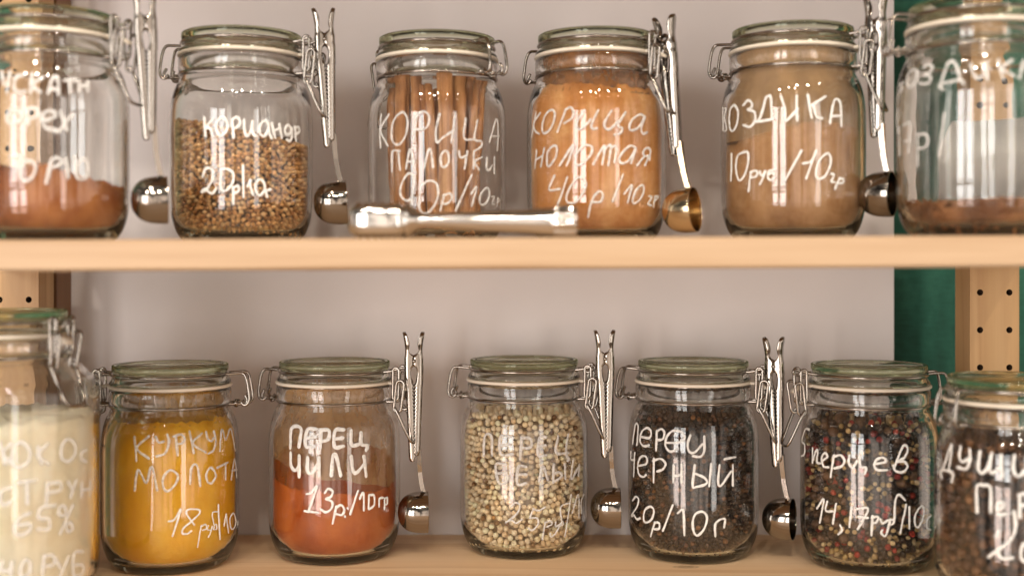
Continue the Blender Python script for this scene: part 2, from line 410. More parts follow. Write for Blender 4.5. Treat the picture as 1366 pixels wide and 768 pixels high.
def jar_parts(root, outd, innd, dz):
    body_mesh(outd, innd, dz).build('body', [GLASS, BASEGLASS], root)
    m = MB()   # lid
    lid = [(0, 15.95), (3.6, 15.9), (4.05, 15.7), (4.15, 14.9), (4.35, 14.84), (4.95, 14.84), (5.02, 14.95), (4.98, 15.1), (4.86, 15.3), (4.76, 15.55), (4.62, 15.75), (4.62, 15.9), (4.72, 16.05), (4.80, 16.2), (4.82, 16.45), (4.80, 16.62), (4.72, 16.73), (4.60, 16.76), (4.46, 16.74), (4.40, 16.66), (4.3, 16.64), (0, 16.64)]
    lid = [((r - .14 if r > 4.3 else r), (z if z < 15 else 15 + (z - 15) * .82)) for r, z in lid]
    m.lathe([(r, z + dz) for r, z in lid], 112, mi=lambda p, q: 1 if min(p[1], q[1]) > 15.82 + dz and min(p[0], q[0]) > 4.48 else 0)
    # knurled rim of tiny notches round the top edge
    for i in range(150):
        a = 2 * math.pi * i / 150; c, s_ = math.cos(a), math.sin(a)
        m.tube([(4.52 * c, 4.52 * s_, 16.437 + dz), (4.65 * c, 4.65 * s_, 16.36 + dz)], .035, 5, mi=1)
    m.build('lid', [LIDGLASS, RIMGLASS], root)
    m = MB()   # rubber gasket with its pull tab
    m.lathe([(4.3, 14.58 + dz), (4.9, 14.58 + dz), (4.97, 14.64 + dz), (4.97, 14.78 + dz), (4.9, 14.83 + dz), (4.3, 14.83 + dz)], 96)
    vs = []; cs = [(4.8, 0), (5.4, -.02), (5.8, -.12), (6.2, -.32), (6.45, -.52)]
    for i, (x, d) in enumerate(cs):
        hw = .55 if i < 4 else .35
        for z in (14.60, 14.80):
            for y in (-hw, hw): vs.append((x, y, z + d + dz))
    fs = []
    for i in range(len(cs) - 1):
        a = i * 4; c = a + 4
        fs += [(a, c, c + 1, a + 1), (a + 2, a + 3, c + 3, c + 2), (a, a + 2, c + 2, c), (a + 1, c + 1, c + 3, a + 3)]
    e = (len(cs) - 1) * 4; fs.append((e, e + 2, e + 3, e + 1)); m.add(vs, fs)
    m.build('gasket', RUBBER, root)
    m = MB()   # wire round the lid with the hinge legs
    m.tube(ring(4.65, 15.64 + dz), WR, 8, True)
    for s_ in (-1, 1):
        y = .85 * s_
        m.tube(catmull([(-4.55, y, 15.64 + dz), (-5.4, y, 15.7 + dz), (-6.05, y, 15.68 + dz), (-6.32, y * 1.1, 15.2 + dz), (-6.5, y * 1.15, 14.2 + dz), (-6.55, y * 1.15, 13.6 + dz), (-6.4, y * 1.15, 13.2 + dz), (-6.1, y * 1.1, 13.12 + dz), (-5.85, y * 1.05, 13.4 + dz)], 5), WR, 8)
        m.tube(catmull([(4.55, y, 15.64 + dz), (5.3, y, 15.74 + dz), (5.85, y, 15.9 + dz), (6.1, y, 15.75 + dz), (5.95, y, 15.5 + dz), (5.6, y * .95, 15.5 + dz), (5.35, y * .9, 15.65 + dz)], 5), WR, 8)
    m.build('lid_wire', STEEL, root)
    m = MB()   # wire round the neck with hinge and clasp ears
    m.tube(ring(4.80, 13.18 + dz), WR, 8, True)
    for s_ in (-1, 1):
        y = .7 * s_
        m.tube(catmull([(-4.75, y, 13.18 + dz), (-5.6, y, 13.2 + dz), (-6.2, y, 13.22 + dz), (-6.35, y, 13.5 + dz), (-6.15, y * .9, 13.95 + dz)], 5), WR, 8)
        m.tube(catmull([(4.75, y * 1.1, 13.18 + dz), (5.5, y * 1.1, 13.2 + dz), (5.95, y, 13.3 + dz), (5.98, y * .9, 13.55 + dz), (5.7, y * .8, 13.6 + dz)], 5), WR, 8)
        m.tube(catmull([(-5.2, y - .12 * s_, 13.35 + dz), (-5.45, y + .18 * s_, 13.3 + dz), (-5.5, y, 13.02 + dz), (-5.3, y - .16 * s_, 13.1 + dz), (-5.6, y - .1 * s_, 13.34 + dz)], 5), WR * .9, 8)
    m.build('neck_wire', STEEL, root)
    for s_ in (-1, 1):     # clasp link on either side
        m = MB(); m.tube(stadium(5.72, .88 * s_, 13.35 + dz, 16.05 + dz, .25, .05, .05 * s_), WR, 8, True); m.build('clasp_link', STEEL, root)
    m = MB()               # lever: two curls and two legs joined by a crossbar
    for s_ in (-1, 1):
        y = 1.02 * s_
        m.tube(stadium(5.92, y, 12.35 + dz, 15.0 + dz, .33, .28, .06 * s_), WR, 8, True)
    m.tube(catmull([(5.72, -1.15, 12.75 + dz), (6.05, -1.2, 12.2 + dz), (6.7, -1.05, 10.7 + dz), (7.05, -.85, 9.95 + dz), (7.12, -.4, 9.8 + dz), (7.12, .4, 9.8 + dz), (7.05, .85, 9.95 + dz), (6.7, 1.05, 10.7 + dz), (6.05, 1.2, 12.2 + dz), (5.72, 1.15, 12.75 + dz)], 5), WR, 8)
    m.build('clasp_lever', STEEL, root)

JARS = {}   # key -> (root, x, y, z, angle, out profile, in profile)
PROTO = {}
def jar(key, x, y, ang, label, kind='std', up=False):
    z = upz(x) + .01 if up else .01
    root = empty('glass_jar', (x, y, z), R(ang))
    prof = (OUTD, INND) if kind == 'std' else (OUTB, INNB); dz = 0 if kind == 'std' else 4.9
    if kind not in PROTO: jar_parts(root, *prof, dz); PROTO[kind] = root
    else:
        for ch in PROTO[kind].children:
            if ch.name.split('.')[0] in ('lettering', 'dust_film', 'paper_label'): continue
            c = ch.copy(); link(c); c.parent = root
    tag(root, label, 'jar', GRP); JARS[key] = (root, x, y, z, R(ang), *prof); return root

jar('nutmeg', -33.6, 90.0, -14, 'blurred jar at the left end of the upper shelf, a third full of brown powder', up=True)
jar('coriander', -21.4, 98.0, -12, 'clip-top glass jar holding tan coriander seeds, lettered кориандр in white', up=True)
jar('sticks', -6.06, 100.0, 140, 'clip-top glass jar of upright cinnamon sticks, standing behind the metal mallet', up=True)
jar('cinnamon', 6.75, 99.0, -38, 'clip-top glass jar full to the neck of orange brown ground cinnamon', up=True)
jar('cloveground', 22.0, 97.0, -30, 'clip-top glass jar of dull brown ground clove with dusty tan glass above', up=True)
jar('cloves', 33.1, 88.0, 0, 'jar with a thin layer of cloves and a white paper on its back', up=True)
jar('coconut', -37.3, 90.0, -22, 'tall wide clip-top jar of white coconut flakes at the lower left corner', kind='big')
jar('turmeric', -28.2, 102.2, 184, 'clip-top glass jar filled with bright yellow turmeric powder', up=False)
jar('chili', -15.1, 105.4, -13, 'clip-top glass jar half full of red orange chili powder, lettered ПЕРЕЦ ЧИЛИ')
jar('white', 1.04, 107.5, -13, 'clip-top glass jar filled with round cream white peppercorns')
jar('black', 15.5, 105.9, -20, 'clip-top glass jar filled with dark black peppercorns, lettered перец черный')
jar('mix', 29.5, 102.3, 184, 'clip-top glass jar of mixed black, red and cream peppercorns')
jar('allspice', 36.9, 91.0, 24, 'blurred clip-top jar of large dark allspice berries at the lower right corner')

# ------------------------------------------------------------------ hand lettering, laid on each jar's glass
def on_jar(px, py, key):
    """point of the glass that the mark sits on, in the jar's own frame, and its normal"""
    root, jx, jy, jz, ang, outd, innd = JARS[key]
    d = np.array([(px - CX) / F_PX, 1.0, -(py - HZ) / F_PX]); o = np.array([0, 0, EYE])
    best = None; last = None
    for t in np.linspace(jy - 8.5, jy, 120):
        p = o + d * t - np.array([jx, jy, jz]); r = math.hypot(p[0], p[1]); z = min(max(p[2], .05), 12.6 if outd is OUTD else 17.2)
        g = r - r_at(outd, z)
        if best is None or g < best[0]: best = (g, p)
        if g <= 0: break
    g, p = best; z = min(max(p[2], .05), 12.6 if outd is OUTD else 17.2); rr = r_at(outd, z); a = math.atan2(p[1], p[0])
    sl = (r_at(outd, z + .1) - r_at(outd, z - .1)) / .2
    a -= ang
    n = np.array([math.cos(a), math.sin(a), -sl]); n /= np.linalg.norm(n)
    return np.array([rr * math.cos(a), rr * math.sin(a), z]) + n * .012, n
def lettering(key, blocks):
    m = MB()
    for x0, y0, k, wpx, txt in blocks:
        for st in txt.split(';'):
            pts = [tuple(map(float, q.split(','))) for q in st.split()]
            if len(pts) < 2: continue
            closed = len(pts) > 3 and math.hypot(pts[0][0] - pts[-1][0], pts[0][1] - pts[-1][1]) < 6
            path = catmull(pts[:-1], 6, True) if closed else catmull(pts, 6)
            if closed: path.append(path[0])
            L = [on_jar(x0 + p[0] / k, y0 + p[1] / k, key) for p in path]
            P = [l[0] for l in L]; Nn = [l[1] for l in L]; q = len(P)
            wcm = wpx * JARS[key][2] / F_PX * .385
            # rounded ends
            for e in (0, 1):
                i, j = (0, 1) if e == 0 else (q - 1, q - 2)
                t = P[i] - P[j]; t /= np.linalg.norm(t) + 1e-9
                if e == 0: P0 = P[0] + t * wcm * .8
                else: P1 = P[-1] + t * wcm * .8
            P = [P0] + P + [P1]; Nn = [Nn[0]] + Nn + [Nn[-1]]; q += 2
            ph = random.random() * 6
            vs = []; fs = []
            for i in range(q):
                a = P[min(i + 1, q - 1)] - P[max(i - 1, 0)]; a /= np.linalg.norm(a) + 1e-9
                bn = np.cross(Nn[i], a); bn /= np.linalg.norm(bn) + 1e-9
                ww = wcm * (1 + .13 * math.sin(i * .55 + ph) + .07 * math.sin(i * 1.7 + ph))
                if i in (0, q - 1): ww *= .35
                for (u, h) in ((-1, 0), (-.7, .028), (0, .04), (.7, .028), (1, 0)):
                    vs.append(P[i] + bn * ww * u + Nn[i] * h)
            for i in range(q - 1):
                for c in range(4):
                    fs.append((i * 5 + c, i * 5 + c + 1, i * 5 + 6 + c, i * 5 + 5 + c))
            m.add(vs, fs, 1 if (key in ('white', 'sticks', 'cinnamon', 'cloves', 'nutmeg', 'coconut') or (key == 'turmeric' and x0 == 150)) else 0)
    m.build('lettering', [INK, FADED], JARS[key][0])
K = 6.83
lettering('nutmeg', [(0, 80, K, 6.5, "15,110 40,230;92,110 65,300;230,140 160,150 130,220 150,290 230,290;295,130 280,300;395,160 300,230 370,295;440,310 480,170 525,170 535,320;460,270 535,265;585,190 690,185;640,190 640,300;720,190 720,290;800,200 800,290;720,240 800,240;120,450 75,490 75,560 120,580 180,550 190,480 120,450;250,450 255,590;250,450 320,440 350,490 310,530 255,540;400,560 500,520 480,470 410,480 385,550 420,620 510,640;550,470 610,640;660,500 590,580 540,650 470,640"),
    (0, 190, K, 6, "90,130 190,130 150,260;240,170 190,260 200,330 250,350 310,290 320,200 240,170;465,180 420,375;470,160 530,140 560,190 480,230;600,140 620,320;680,130 690,300;760,150 700,220 700,310 740,335 790,310 800,200 760,150")])
lettering('coriander', [(240, 140, K, 4.6, "222,115 235,290;228,215 300,130;228,215 275,215 300,290;380,115 335,170 345,260 385,280 430,220 425,150 380,115;475,130 490,300;475,135 520,115 548,150 535,195 485,220;585,135 590,240 615,285 650,230 660,150;655,200 670,270 700,285;800,165 765,145 725,200 735,270 775,280 805,210 805,160 815,260 835,305;835,165 865,300;905,175 925,300;850,235 915,215;1010,210 985,185 955,220 965,265 1000,265 1015,205 1018,290 1000,330 970,315;1045,200 1055,330;1048,210 1080,205 1085,250 1055,265"),
    (240, 200, K, 4.2, "212,245 225,190 260,165 300,195 295,270 245,360 195,385 230,355 265,385 300,395 335,350;375,185 430,175 485,215 480,300 430,365 385,370 370,300 380,200;485,340 488,495;487,345 530,330 535,375 495,395;575,140 580,430;615,335 645,270 640,320 665,410;725,270 690,310 695,385 730,415 770,365 765,300 725,270;775,350 795,430;780,375 825,360")])
lettering('sticks', [(490, 130, K, 3.9, "130,155 118,300 122,460;200,155 125,300 190,445;310,140 250,200 220,320 240,410 290,430 345,360 370,230 345,150 310,140;460,150 435,290 418,420;445,155 520,130 565,180 550,260 500,295 450,290;660,150 625,300 635,412 690,365 790,300;800,150 780,300 765,415;895,190 880,370 965,385;1000,210 975,380 1035,400 1035,450 975,490;1110,410 1165,220 1185,225 1190,350 1180,485;1130,355 1195,355;230,680 230,500 300,490;285,500 300,660;355,650 385,490 405,500 430,650;370,590 430,580;520,640 555,490 580,490 600,640;700,490 670,540 675,620 705,635 740,590 735,510 700,490;835,490 840,535 860,550 905,530;910,490 885,650;970,490 965,650;1045,545 975,590 1020,660;1085,550 1085,650 1110,660 1135,620;1155,545 1155,690"),
    (490, 185, K, 3.9, "430,340 375,320 320,400 300,490 330,550 385,560 420,470 425,350;420,460 400,640;560,385 500,430 475,550 480,650 540,680 610,610 645,510 630,410 560,385;700,510 665,655;690,520 750,500 770,540 730,590 690,595;950,330 805,655;945,505 995,440 950,615;1080,450 1030,510 1025,590 1060,600 1100,550 1110,480 1080,450"),
    (490, 185, K, 2.2, "1125,530 1155,530 1130,590 1155,600;1185,540 1180,620;1185,545 1205,560 1185,580")])
lettering('cinnamon', [(700, 120, K, 4.0, "105,210 65,430;145,210 85,300 95,370 135,405;240,185 185,240 160,340 175,395 225,370 265,290 275,210 240,185;375,180 300,385;375,180 420,160 445,200 430,260 360,305;545,185 480,290 485,355 530,350 600,270;670,185 610,310 620,355 660,350;790,190 730,290 735,350 780,355 850,280;915,205 850,320 885,350 870,395 815,410;1090,250 1050,225 980,270 950,340 970,370 1030,345 1095,240 1060,350 1075,400 1115,385;110,550 95,715;100,640 165,600;180,530 150,700;265,510 210,570 205,670 225,695 280,620 295,530 265,510;320,690 430,515 440,530 385,690;540,510 470,590 470,680 530,670 600,590 610,520 540,510;625,680 700,540 730,520 705,680;715,560 760,510 785,520 760,690;785,530 825,510 835,560 815,660;1010,530 960,510 890,570 860,640 890,670 950,640 1010,540 965,670;1135,640 1140,545 1100,535 1075,575 1095,605 1135,600;1085,610 1020,690;1135,600 1090,690"),
    (700, 190, K, 3.7, "275,300 225,430 325,425;390,315 345,450 300,575;490,320 420,400 380,500 400,550 470,540 540,440 555,360 490,320;640,470 600,570 578,680;630,490 680,445 710,480 690,540 620,545;895,290 800,540;905,470 975,390 935,550;1065,390 1010,440 980,530 1000,555 1055,510 1085,430 1065,390;1125,490 1155,500 1120,560 1150,575;1185,490 1170,590;1190,490 1215,500 1180,535")])
lettering('cloveground', [(950, 110, K, 4.2, "285,210 330,165 365,195 355,235 325,250 385,270 395,340 350,405 285,390;495,130 440,320 405,360 560,335;500,130 535,140 545,330;625,120 660,240 665,345 700,330 780,240;770,120 770,250 775,350;870,115 905,325;1030,130 930,195 905,210;920,205 950,310 1000,330;1070,375 1110,170 1165,190 1175,400;1085,310 1180,305;205,210 165,260 160,390 185,445 225,390 240,280 205,210"),
    (950, 110, K, 2.0, "105,240 130,240 115,320 135,420 115,450;100,230 105,440"),
    (950, 170, K, 3.6, "180,240 175,485;305,225 235,260 220,380 245,480 290,450 330,330 330,240 305,225;360,400 345,480 335,585;350,410 405,395 405,445 355,460;435,400 450,440 490,400;485,395 465,460 435,520;580,390 520,400 510,460 535,480 570,455 550,415 520,430;815,210 655,500;825,330 900,310 950,215;945,210 855,470;1040,240 970,310 945,430 970,470 1030,440 1075,340 1075,265 1040,240;1080,425 1110,430 1085,490 1115,500;1160,460 1115,565;1150,470 1190,470 1190,505 1140,510")])
lettering('cloves', [(1180, 60, 7.344, 5.2, "190,370 160,390 175,440 150,460;290,245 235,290 225,390 255,415 300,370 325,280 290,245;385,225 430,195 470,220 445,270 395,300 450,310 440,370 380,385 345,375;580,440 545,390 740,350 775,390;560,360 620,190 670,165 710,220 740,340;845,190 870,290 920,330 970,290 1000,170;995,180 1005,350;1110,150 1160,340;1250,150 1150,230 1270,310;1320,330 1365,160 1410,330"),
    (1180, 130, 7.344, 4.6, "145,290 150,570;110,470 150,460;185,275 255,265 235,540;200,430 260,420;325,350 325,670;330,370 400,360 430,420 400,490 335,500;590,150 540,570")])
lettering('coconut', [(0, 560, 8.53, 5.5, "0,250 60,500;130,260 40,380 140,500;230,250 150,330 140,470 200,540 320,470 330,330 230,250;430,300 470,500;540,270 430,400 550,500;760,220 700,300 700,430 780,470 850,380 840,260 760,220;980,340 920,380 930,450 980,470"),
    (0, 640, 6, 5.5, "90,60 20,80 0,150 30,200 90,170;140,20 290,0;215,10 220,190;380,20 370,190;385,30 480,20 480,80 390,100;540,10 580,80;610,0 560,140;650,20 650,130;720,10 715,130;650,80 720,70;240,260 150,310 115,390 150,440 230,410 240,350 150,360;440,200 330,220 310,300 390,310 390,390 300,390;520,220 480,210 470,270 520,280 520,220;580,200 480,430;560,340 530,360 540,410 580,390 560,340;20,650 10,720 90,720;95,650 85,768;200,640 165,700 170,768 230,750 240,660 200,640;350,600 340,768;350,610 420,600 430,670 360,690;440,620 480,700;550,610 480,768;660,570 590,590 590,760 660,740 660,680 600,680")])
lettering('turmeric', [(150, 560, K, 3.9, "205,150 222,370;335,145 225,255 335,350;395,150 420,200 470,195;500,130 515,200 480,300 400,330;575,140 595,320;555,150 620,130 655,165 635,210 580,215;700,100 740,300;815,120 730,210 850,295;850,105 865,165 900,190 930,150;920,100 940,180 920,270 870,305;975,280 995,85 1030,180 1075,80 1115,275;205,640 235,450 310,570 360,420 410,640;525,455 465,520 465,610 505,645 575,580 595,500 525,455;705,580 720,430 770,415 800,600;895,430 855,490 865,560 905,570 940,500 895,430;950,435 1050,385;1030,390 1030,540;1080,540 1110,355 1130,520;1085,460 1130,450"),
    (180, 650, 7.59, 2.9, "340,340 400,320 465,215 380,490;570,335 520,260 540,220 640,220 650,260 570,340 490,410 480,460 530,465 570,435;570,335 600,375;840,170 860,520;900,385 920,270;920,265 945,455;995,260 960,310 965,400 995,415 1020,340 995,260"),
    (180, 650, 7.59, 1.9, "670,380 630,600;670,390 715,370 720,415 680,430;740,380 730,420 765,430;780,390 760,460 740,500;840,240 780,260 800,390 790,420 825,415 820,370 800,380;1040,340 1050,380 1070,340")])
lettering('chili', [(360, 555, K, 6.0, "190,290 200,110 285,110 265,280;420,115 345,120 330,270 410,270;340,195 420,185;465,120 460,290;465,125 535,125 540,190 510,220 465,225;675,120 595,130 590,275 670,270;595,205 665,195;740,125 745,260 835,245;830,145 830,250 885,265 875,310;190,330 195,440 230,490 270,450;270,355 270,550;345,370 345,500 390,510 440,430;445,370 450,540;560,540 575,365 605,365 645,540;740,360 755,490 790,510 860,430;855,360 875,545"),
    (380, 610, K, 3.9, "200,330 240,320 295,260 215,495;180,485 305,500;365,320 395,282 435,305 420,355 375,375 430,400 425,460 375,495 325,465;470,440 435,600;465,460 510,430 540,470 520,520 465,510;545,530 548,538;570,455 573,463;665,300 595,515;680,375 715,320 720,480;765,340 760,465;765,340 810,345 810,430 765,470;855,445 860,375 895,365;905,380 905,465;905,375 930,365 930,420 905,425")])
lettering('white', [(620, 565, K, 4.8, "175,290 185,110 245,115 250,285;430,115 330,115 330,275 440,275;330,195 420,190;520,120 505,320;515,130 590,130 610,190 580,220 515,215;740,120 680,125 670,285 740,285;680,200 735,195;850,110 830,260 940,265;940,95 920,265 950,320 930,335;380,370 285,370 310,530 375,535 380,450 310,450;560,390 490,390 480,545 560,540;490,460 560,460;675,520 710,385 755,510;810,365 805,535;805,530 880,480 860,440 810,455;910,365 915,500;985,330 970,500 1030,400;1040,370 1035,470"),
    (640, 640, K, 3.1, "285,245 320,205 365,225 340,300 240,385;240,380 290,365 335,390 385,355;490,255 455,345;490,265 540,275 595,245;455,345 520,345 530,400 480,455 440,435;595,380 570,540;590,390 640,370 655,400 610,425;690,380 690,420 740,395;745,380 690,480 650,515 640,480;820,205 735,245 745,380 735,410 760,400 755,375;830,130 775,510;840,300 895,130 900,340;945,130 920,200 925,300")])
lettering('black', [(820, 555, K, 4.0, "165,250 190,80 215,90 205,260;240,185 320,195 330,130 290,105 245,150 235,230 270,270 320,260;385,130 380,310;385,135 430,115 455,150 440,205 390,215;465,240 590,235 640,190 600,140 530,130 475,190 465,270 510,320 580,290;690,170 665,250 680,320 730,325 800,250;815,180 815,310 780,365 710,360;150,320 150,390 185,395;185,330 175,545;220,450 290,430 290,370 245,365 215,430 220,520 260,550 290,530;360,380 355,600;350,405 420,385 465,430 440,480 390,500;540,440 535,600;610,430 610,600;535,545 610,530;730,440 710,630 750,640 835,610 820,560 735,520;880,430 860,635;955,440 940,590 965,630 1060,500;1075,440 1075,630;995,390 1095,370"),
    (820, 640, K, 3.8, "165,185 195,150 220,175 205,240 155,320 180,320 205,355 235,345;330,240 280,270 265,350 285,385 335,360 360,280 330,240;370,380 330,510;365,385 405,390 405,440 360,445;530,225 440,460;575,300 625,275 635,500;800,285 735,310 710,390 725,480 760,500 815,440 840,340 800,285;915,510 920,390 1000,350 995,430")])
lettering('mix', [(1060, 570, K, 4.1, "140,20 100,15 70,120 95,160 90,240 60,260;165,185 165,320;170,300 195,215 215,215 205,310 240,325;255,300 300,265 280,230 250,270 265,350 315,360;360,250 330,450;350,270 420,250 455,300 430,350 365,370;500,250 495,320 530,365 570,300;590,250 600,350 650,365 640,420;735,330 830,310 810,275 755,285 725,340 755,385 840,385;905,370 985,170 1030,190 1000,270 930,310 1000,310 1025,360 980,405 915,390 900,340"),
    (1060, 630, K, 3.7, "205,325 270,240 230,455;300,260 285,345 355,350;380,280 350,465;415,475 435,520 400,560;520,310 500,495;560,330 670,330 575,515;575,400 670,410;710,390 700,570;700,410 760,400 745,450 705,460;780,420 800,460 850,430;870,420 830,570 790,550 800,520;1005,250 950,200 915,260 905,440 870,470 870,430 905,430;1015,290 960,550;1045,310 1045,510;1150,305 1095,390 1095,470 1125,495 1165,420 1175,330 1150,305;1240,390 1205,430 1205,500 1235,520")])
lettering('allspice', [(1240, 570, 7.68, 4.9, "225,170 150,400 130,440;235,180 200,440;130,515 125,435 240,465 230,555;320,190 310,310 350,350 405,310;415,220 415,330 380,420 290,405;520,240 500,400 530,465 590,420 640,260;630,290 620,440 660,460 730,390;730,280 745,515;870,280 860,430 910,500 980,430;990,290 990,500;490,868 485,610 560,590 625,620 630,868;700,830 760,810 740,760 690,800 710,890 790,880;920,680 925,920;910,690 980,680 990,780 925,800"),
    (1240, 660, 7.11, 4.9, "630,400 665,330;800,150 815,300 760,430 560,585;650,540 690,600 790,590;950,440 880,480 870,600 950,640")])

# ------------------------------------------------------------------ what the jars hold
def rin(key): return JARS[key][6]
def powder(key, top, rough_top, mat, name, label, seed=0, extra=None, clump=.10):
    root, x, y, z, ang, outd, innd = JARS[key]
    rs = np.random.default_rng(seed); n = 160; cl = rs.normal(0, clump, n); cl = cl * .6 + np.roll(cl, 1) * .4 + np.roll(np.repeat(rs.normal(0, clump, n // 5), 5), 2) * .7; m = MB(); amps = rs.normal(0, 1, (6, 2))
    def h(a, r):
        s_ = top + sum(rough_top / (k + 1) * (amps[k, 0] * math.cos((k + 1) * a) + amps[k, 1] * math.sin((k + 1) * a)) for k in range(6)) * (.35 + .65 * r / 5)
        if extra: s_ += extra(a, r)
        s_ += cl[int(round(a / (2 * math.pi) * n)) % n] * (r / 5)
        return s_
    vs = [(0, 0, .76)]; rows = []
    zz = [.78, .9, 1.1, 1.4, 1.8, 2.3, 2.9, 3.6]
    for f in np.linspace(0, 1, 22): rows.append(('w', f))
    lay = []
    for zb_ in zz[:1]:
        row = []
        for i in range(n):
            a = 2 * math.pi * i / n; row.append(len(vs)); vs.append((3.3 * math.cos(a), 3.3 * math.sin(a), .765))
        lay.append(row)
    for kind, f in rows:
        row = []
        for i in range(n):
            a = 2 * math.pi * i / n; ht = h(a, 5); zc = .8 + (ht - .8) * (f ** 1.5)
            rr = r_at(innd, zc) - .012; row.append(len(vs)); vs.append((rr * math.cos(a), rr * math.sin(a), zc))
        lay.append(row)
    for q in (.93, .8, .6, .4, .2):
        row = []
        for i in range(n):
            a = 2 * math.pi * i / n; ht = h(a, 5 * q); rr = (r_at(innd, h(a, 5)) - .012) * q
            row.append(len(vs)); vs.append((rr * math.cos(a), rr * math.sin(a), ht + rs.normal(0, .09)))
        lay.append(row)
    fs = []
    for k in range(len(lay) - 1):
        for i in range(n):
            j = (i + 1) % n; fs.append((lay[k][i], lay[k][j], lay[k + 1][j], lay[k + 1][i]))
    c = len(vs); vs.append((0, 0, h(0, 0)))
    for i in range(n):
        j = (i + 1) % n; fs.append((0, lay[0][j], lay[0][i])); fs.append((lay[-1][i], lay[-1][j], c))
    m.add(vs, fs); o = m.build(name, mat); o.location = (x * S, y * S, z * S)
    tag(o, label, 'spice', kind='stuff'); return o
def film(key, z0, z1, mat, inset=.035):
    root, x, y, z, ang, outd, innd = JARS[key]; m = MB(); n = 96; vs = []; fs = []; k = 14
    for q in range(k + 1):
        for i in range(n):
            a = 2 * math.pi * i / n; zc = z0 + ((z1(a) if callable(z1) else z1) - z0) * q / k
            rr = (r_at(innd, zc) if zc < innd[-1][1] else 4.26) - inset; vs.append((rr * math.cos(a), rr * math.sin(a), zc))
    for q in range(k):
        for i in range(n):
            j = (i + 1) % n; fs.append((q * n + i, q * n + j, q * n + n + j, q * n + n + i))
    m.add(vs, fs); return m.build('dust_film', mat, root)

TORAD = -math.pi / 2     # the side of a jar that faces the camera
powder('nutmeg', 4.3, .28, powder_mat('nutmeg_powder', (.20, .055, .014), (.38, .118, .028), (.52, .195, .05), .35, 170), 'nutmeg_powder',
       'red brown ground nutmeg in the blurred jar at the left end of the upper shelf', 3, lambda a, r: .45 * math.cos(a + 2.1))
powder('cinnamon', 11.9, .12, powder_mat('cinnamon_powder', (.48, .18, .042), (.66, .29, .09), (.82, .47, .20)), 'cinnamon_powder', 'orange brown ground cinnamon packed up to the shoulder of its jar', 5)
film('cinnamon', 11.3, 14.4, film_mat('cinnamon_dust', (.36, .15, .045), .25, .95))
powder('cloveground', 7.9, .10, powder_mat('clove_powder', (.30, .14, .052), (.45, .24, .105), (.57, .335, .165)), 'clove_powder', 'dull brown ground clove filling two thirds of its jar', 8, lambda a, r: .5 * math.cos(a - TORAD) - .35 * math.cos(2 * a) + .2 * math.cos(a))
film('cloveground', 7.6, 14.4, film_mat('clove_dust', (.52, .325, .165), .55, .93))
powder('chili', 7.5, .07, powder_mat('chili_powder', (.33, .058, .010), (.49, .108, .016), (.60, .165, .032), .8), 'chili_powder', 'red orange chili powder half filling its jar, sloping down to the right', 11, lambda a, r: (1.5 * math.sin(a) - .55 * math.cos(a) + .12 * math.sin(3 * a)) * r / 5)
film('chili', 5.6, 14.4, film_mat('chili_dust', (.68, .40, .18), .25, .60))
film('chili', 5.4, lambda a: 7.55 - 1.25 * math.cos(a + .25) + .35 * math.sin(a) * -1 + .13 * math.sin(5 * a) + .08 * math.sin(11 * a + 1), film_mat('chili_smear', (.30, .062, .014), .62, .97), inset=.022)
powder('turmeric', 12.2, .08, powder_mat('turmeric_powder', (.84, .37, .010), (.93, .47, .016), (.96, .56, .05)), 'turmeric_powder', 'bright yellow turmeric powder filling its jar to the neck', 14)
film('turmeric', 11.8, 14.4, film_mat('turmeric_dust', (.55, .30, .06), .2, .75))
o = powder('coconut', 13.7, .12, powder_mat('coconut_flakes', (.90, .74, .48), (.98, .86, .62), (.99, .92, .74), .6, 500), 'coconut_flakes', 'off white coconut flakes filling most of the tall jar', 16)

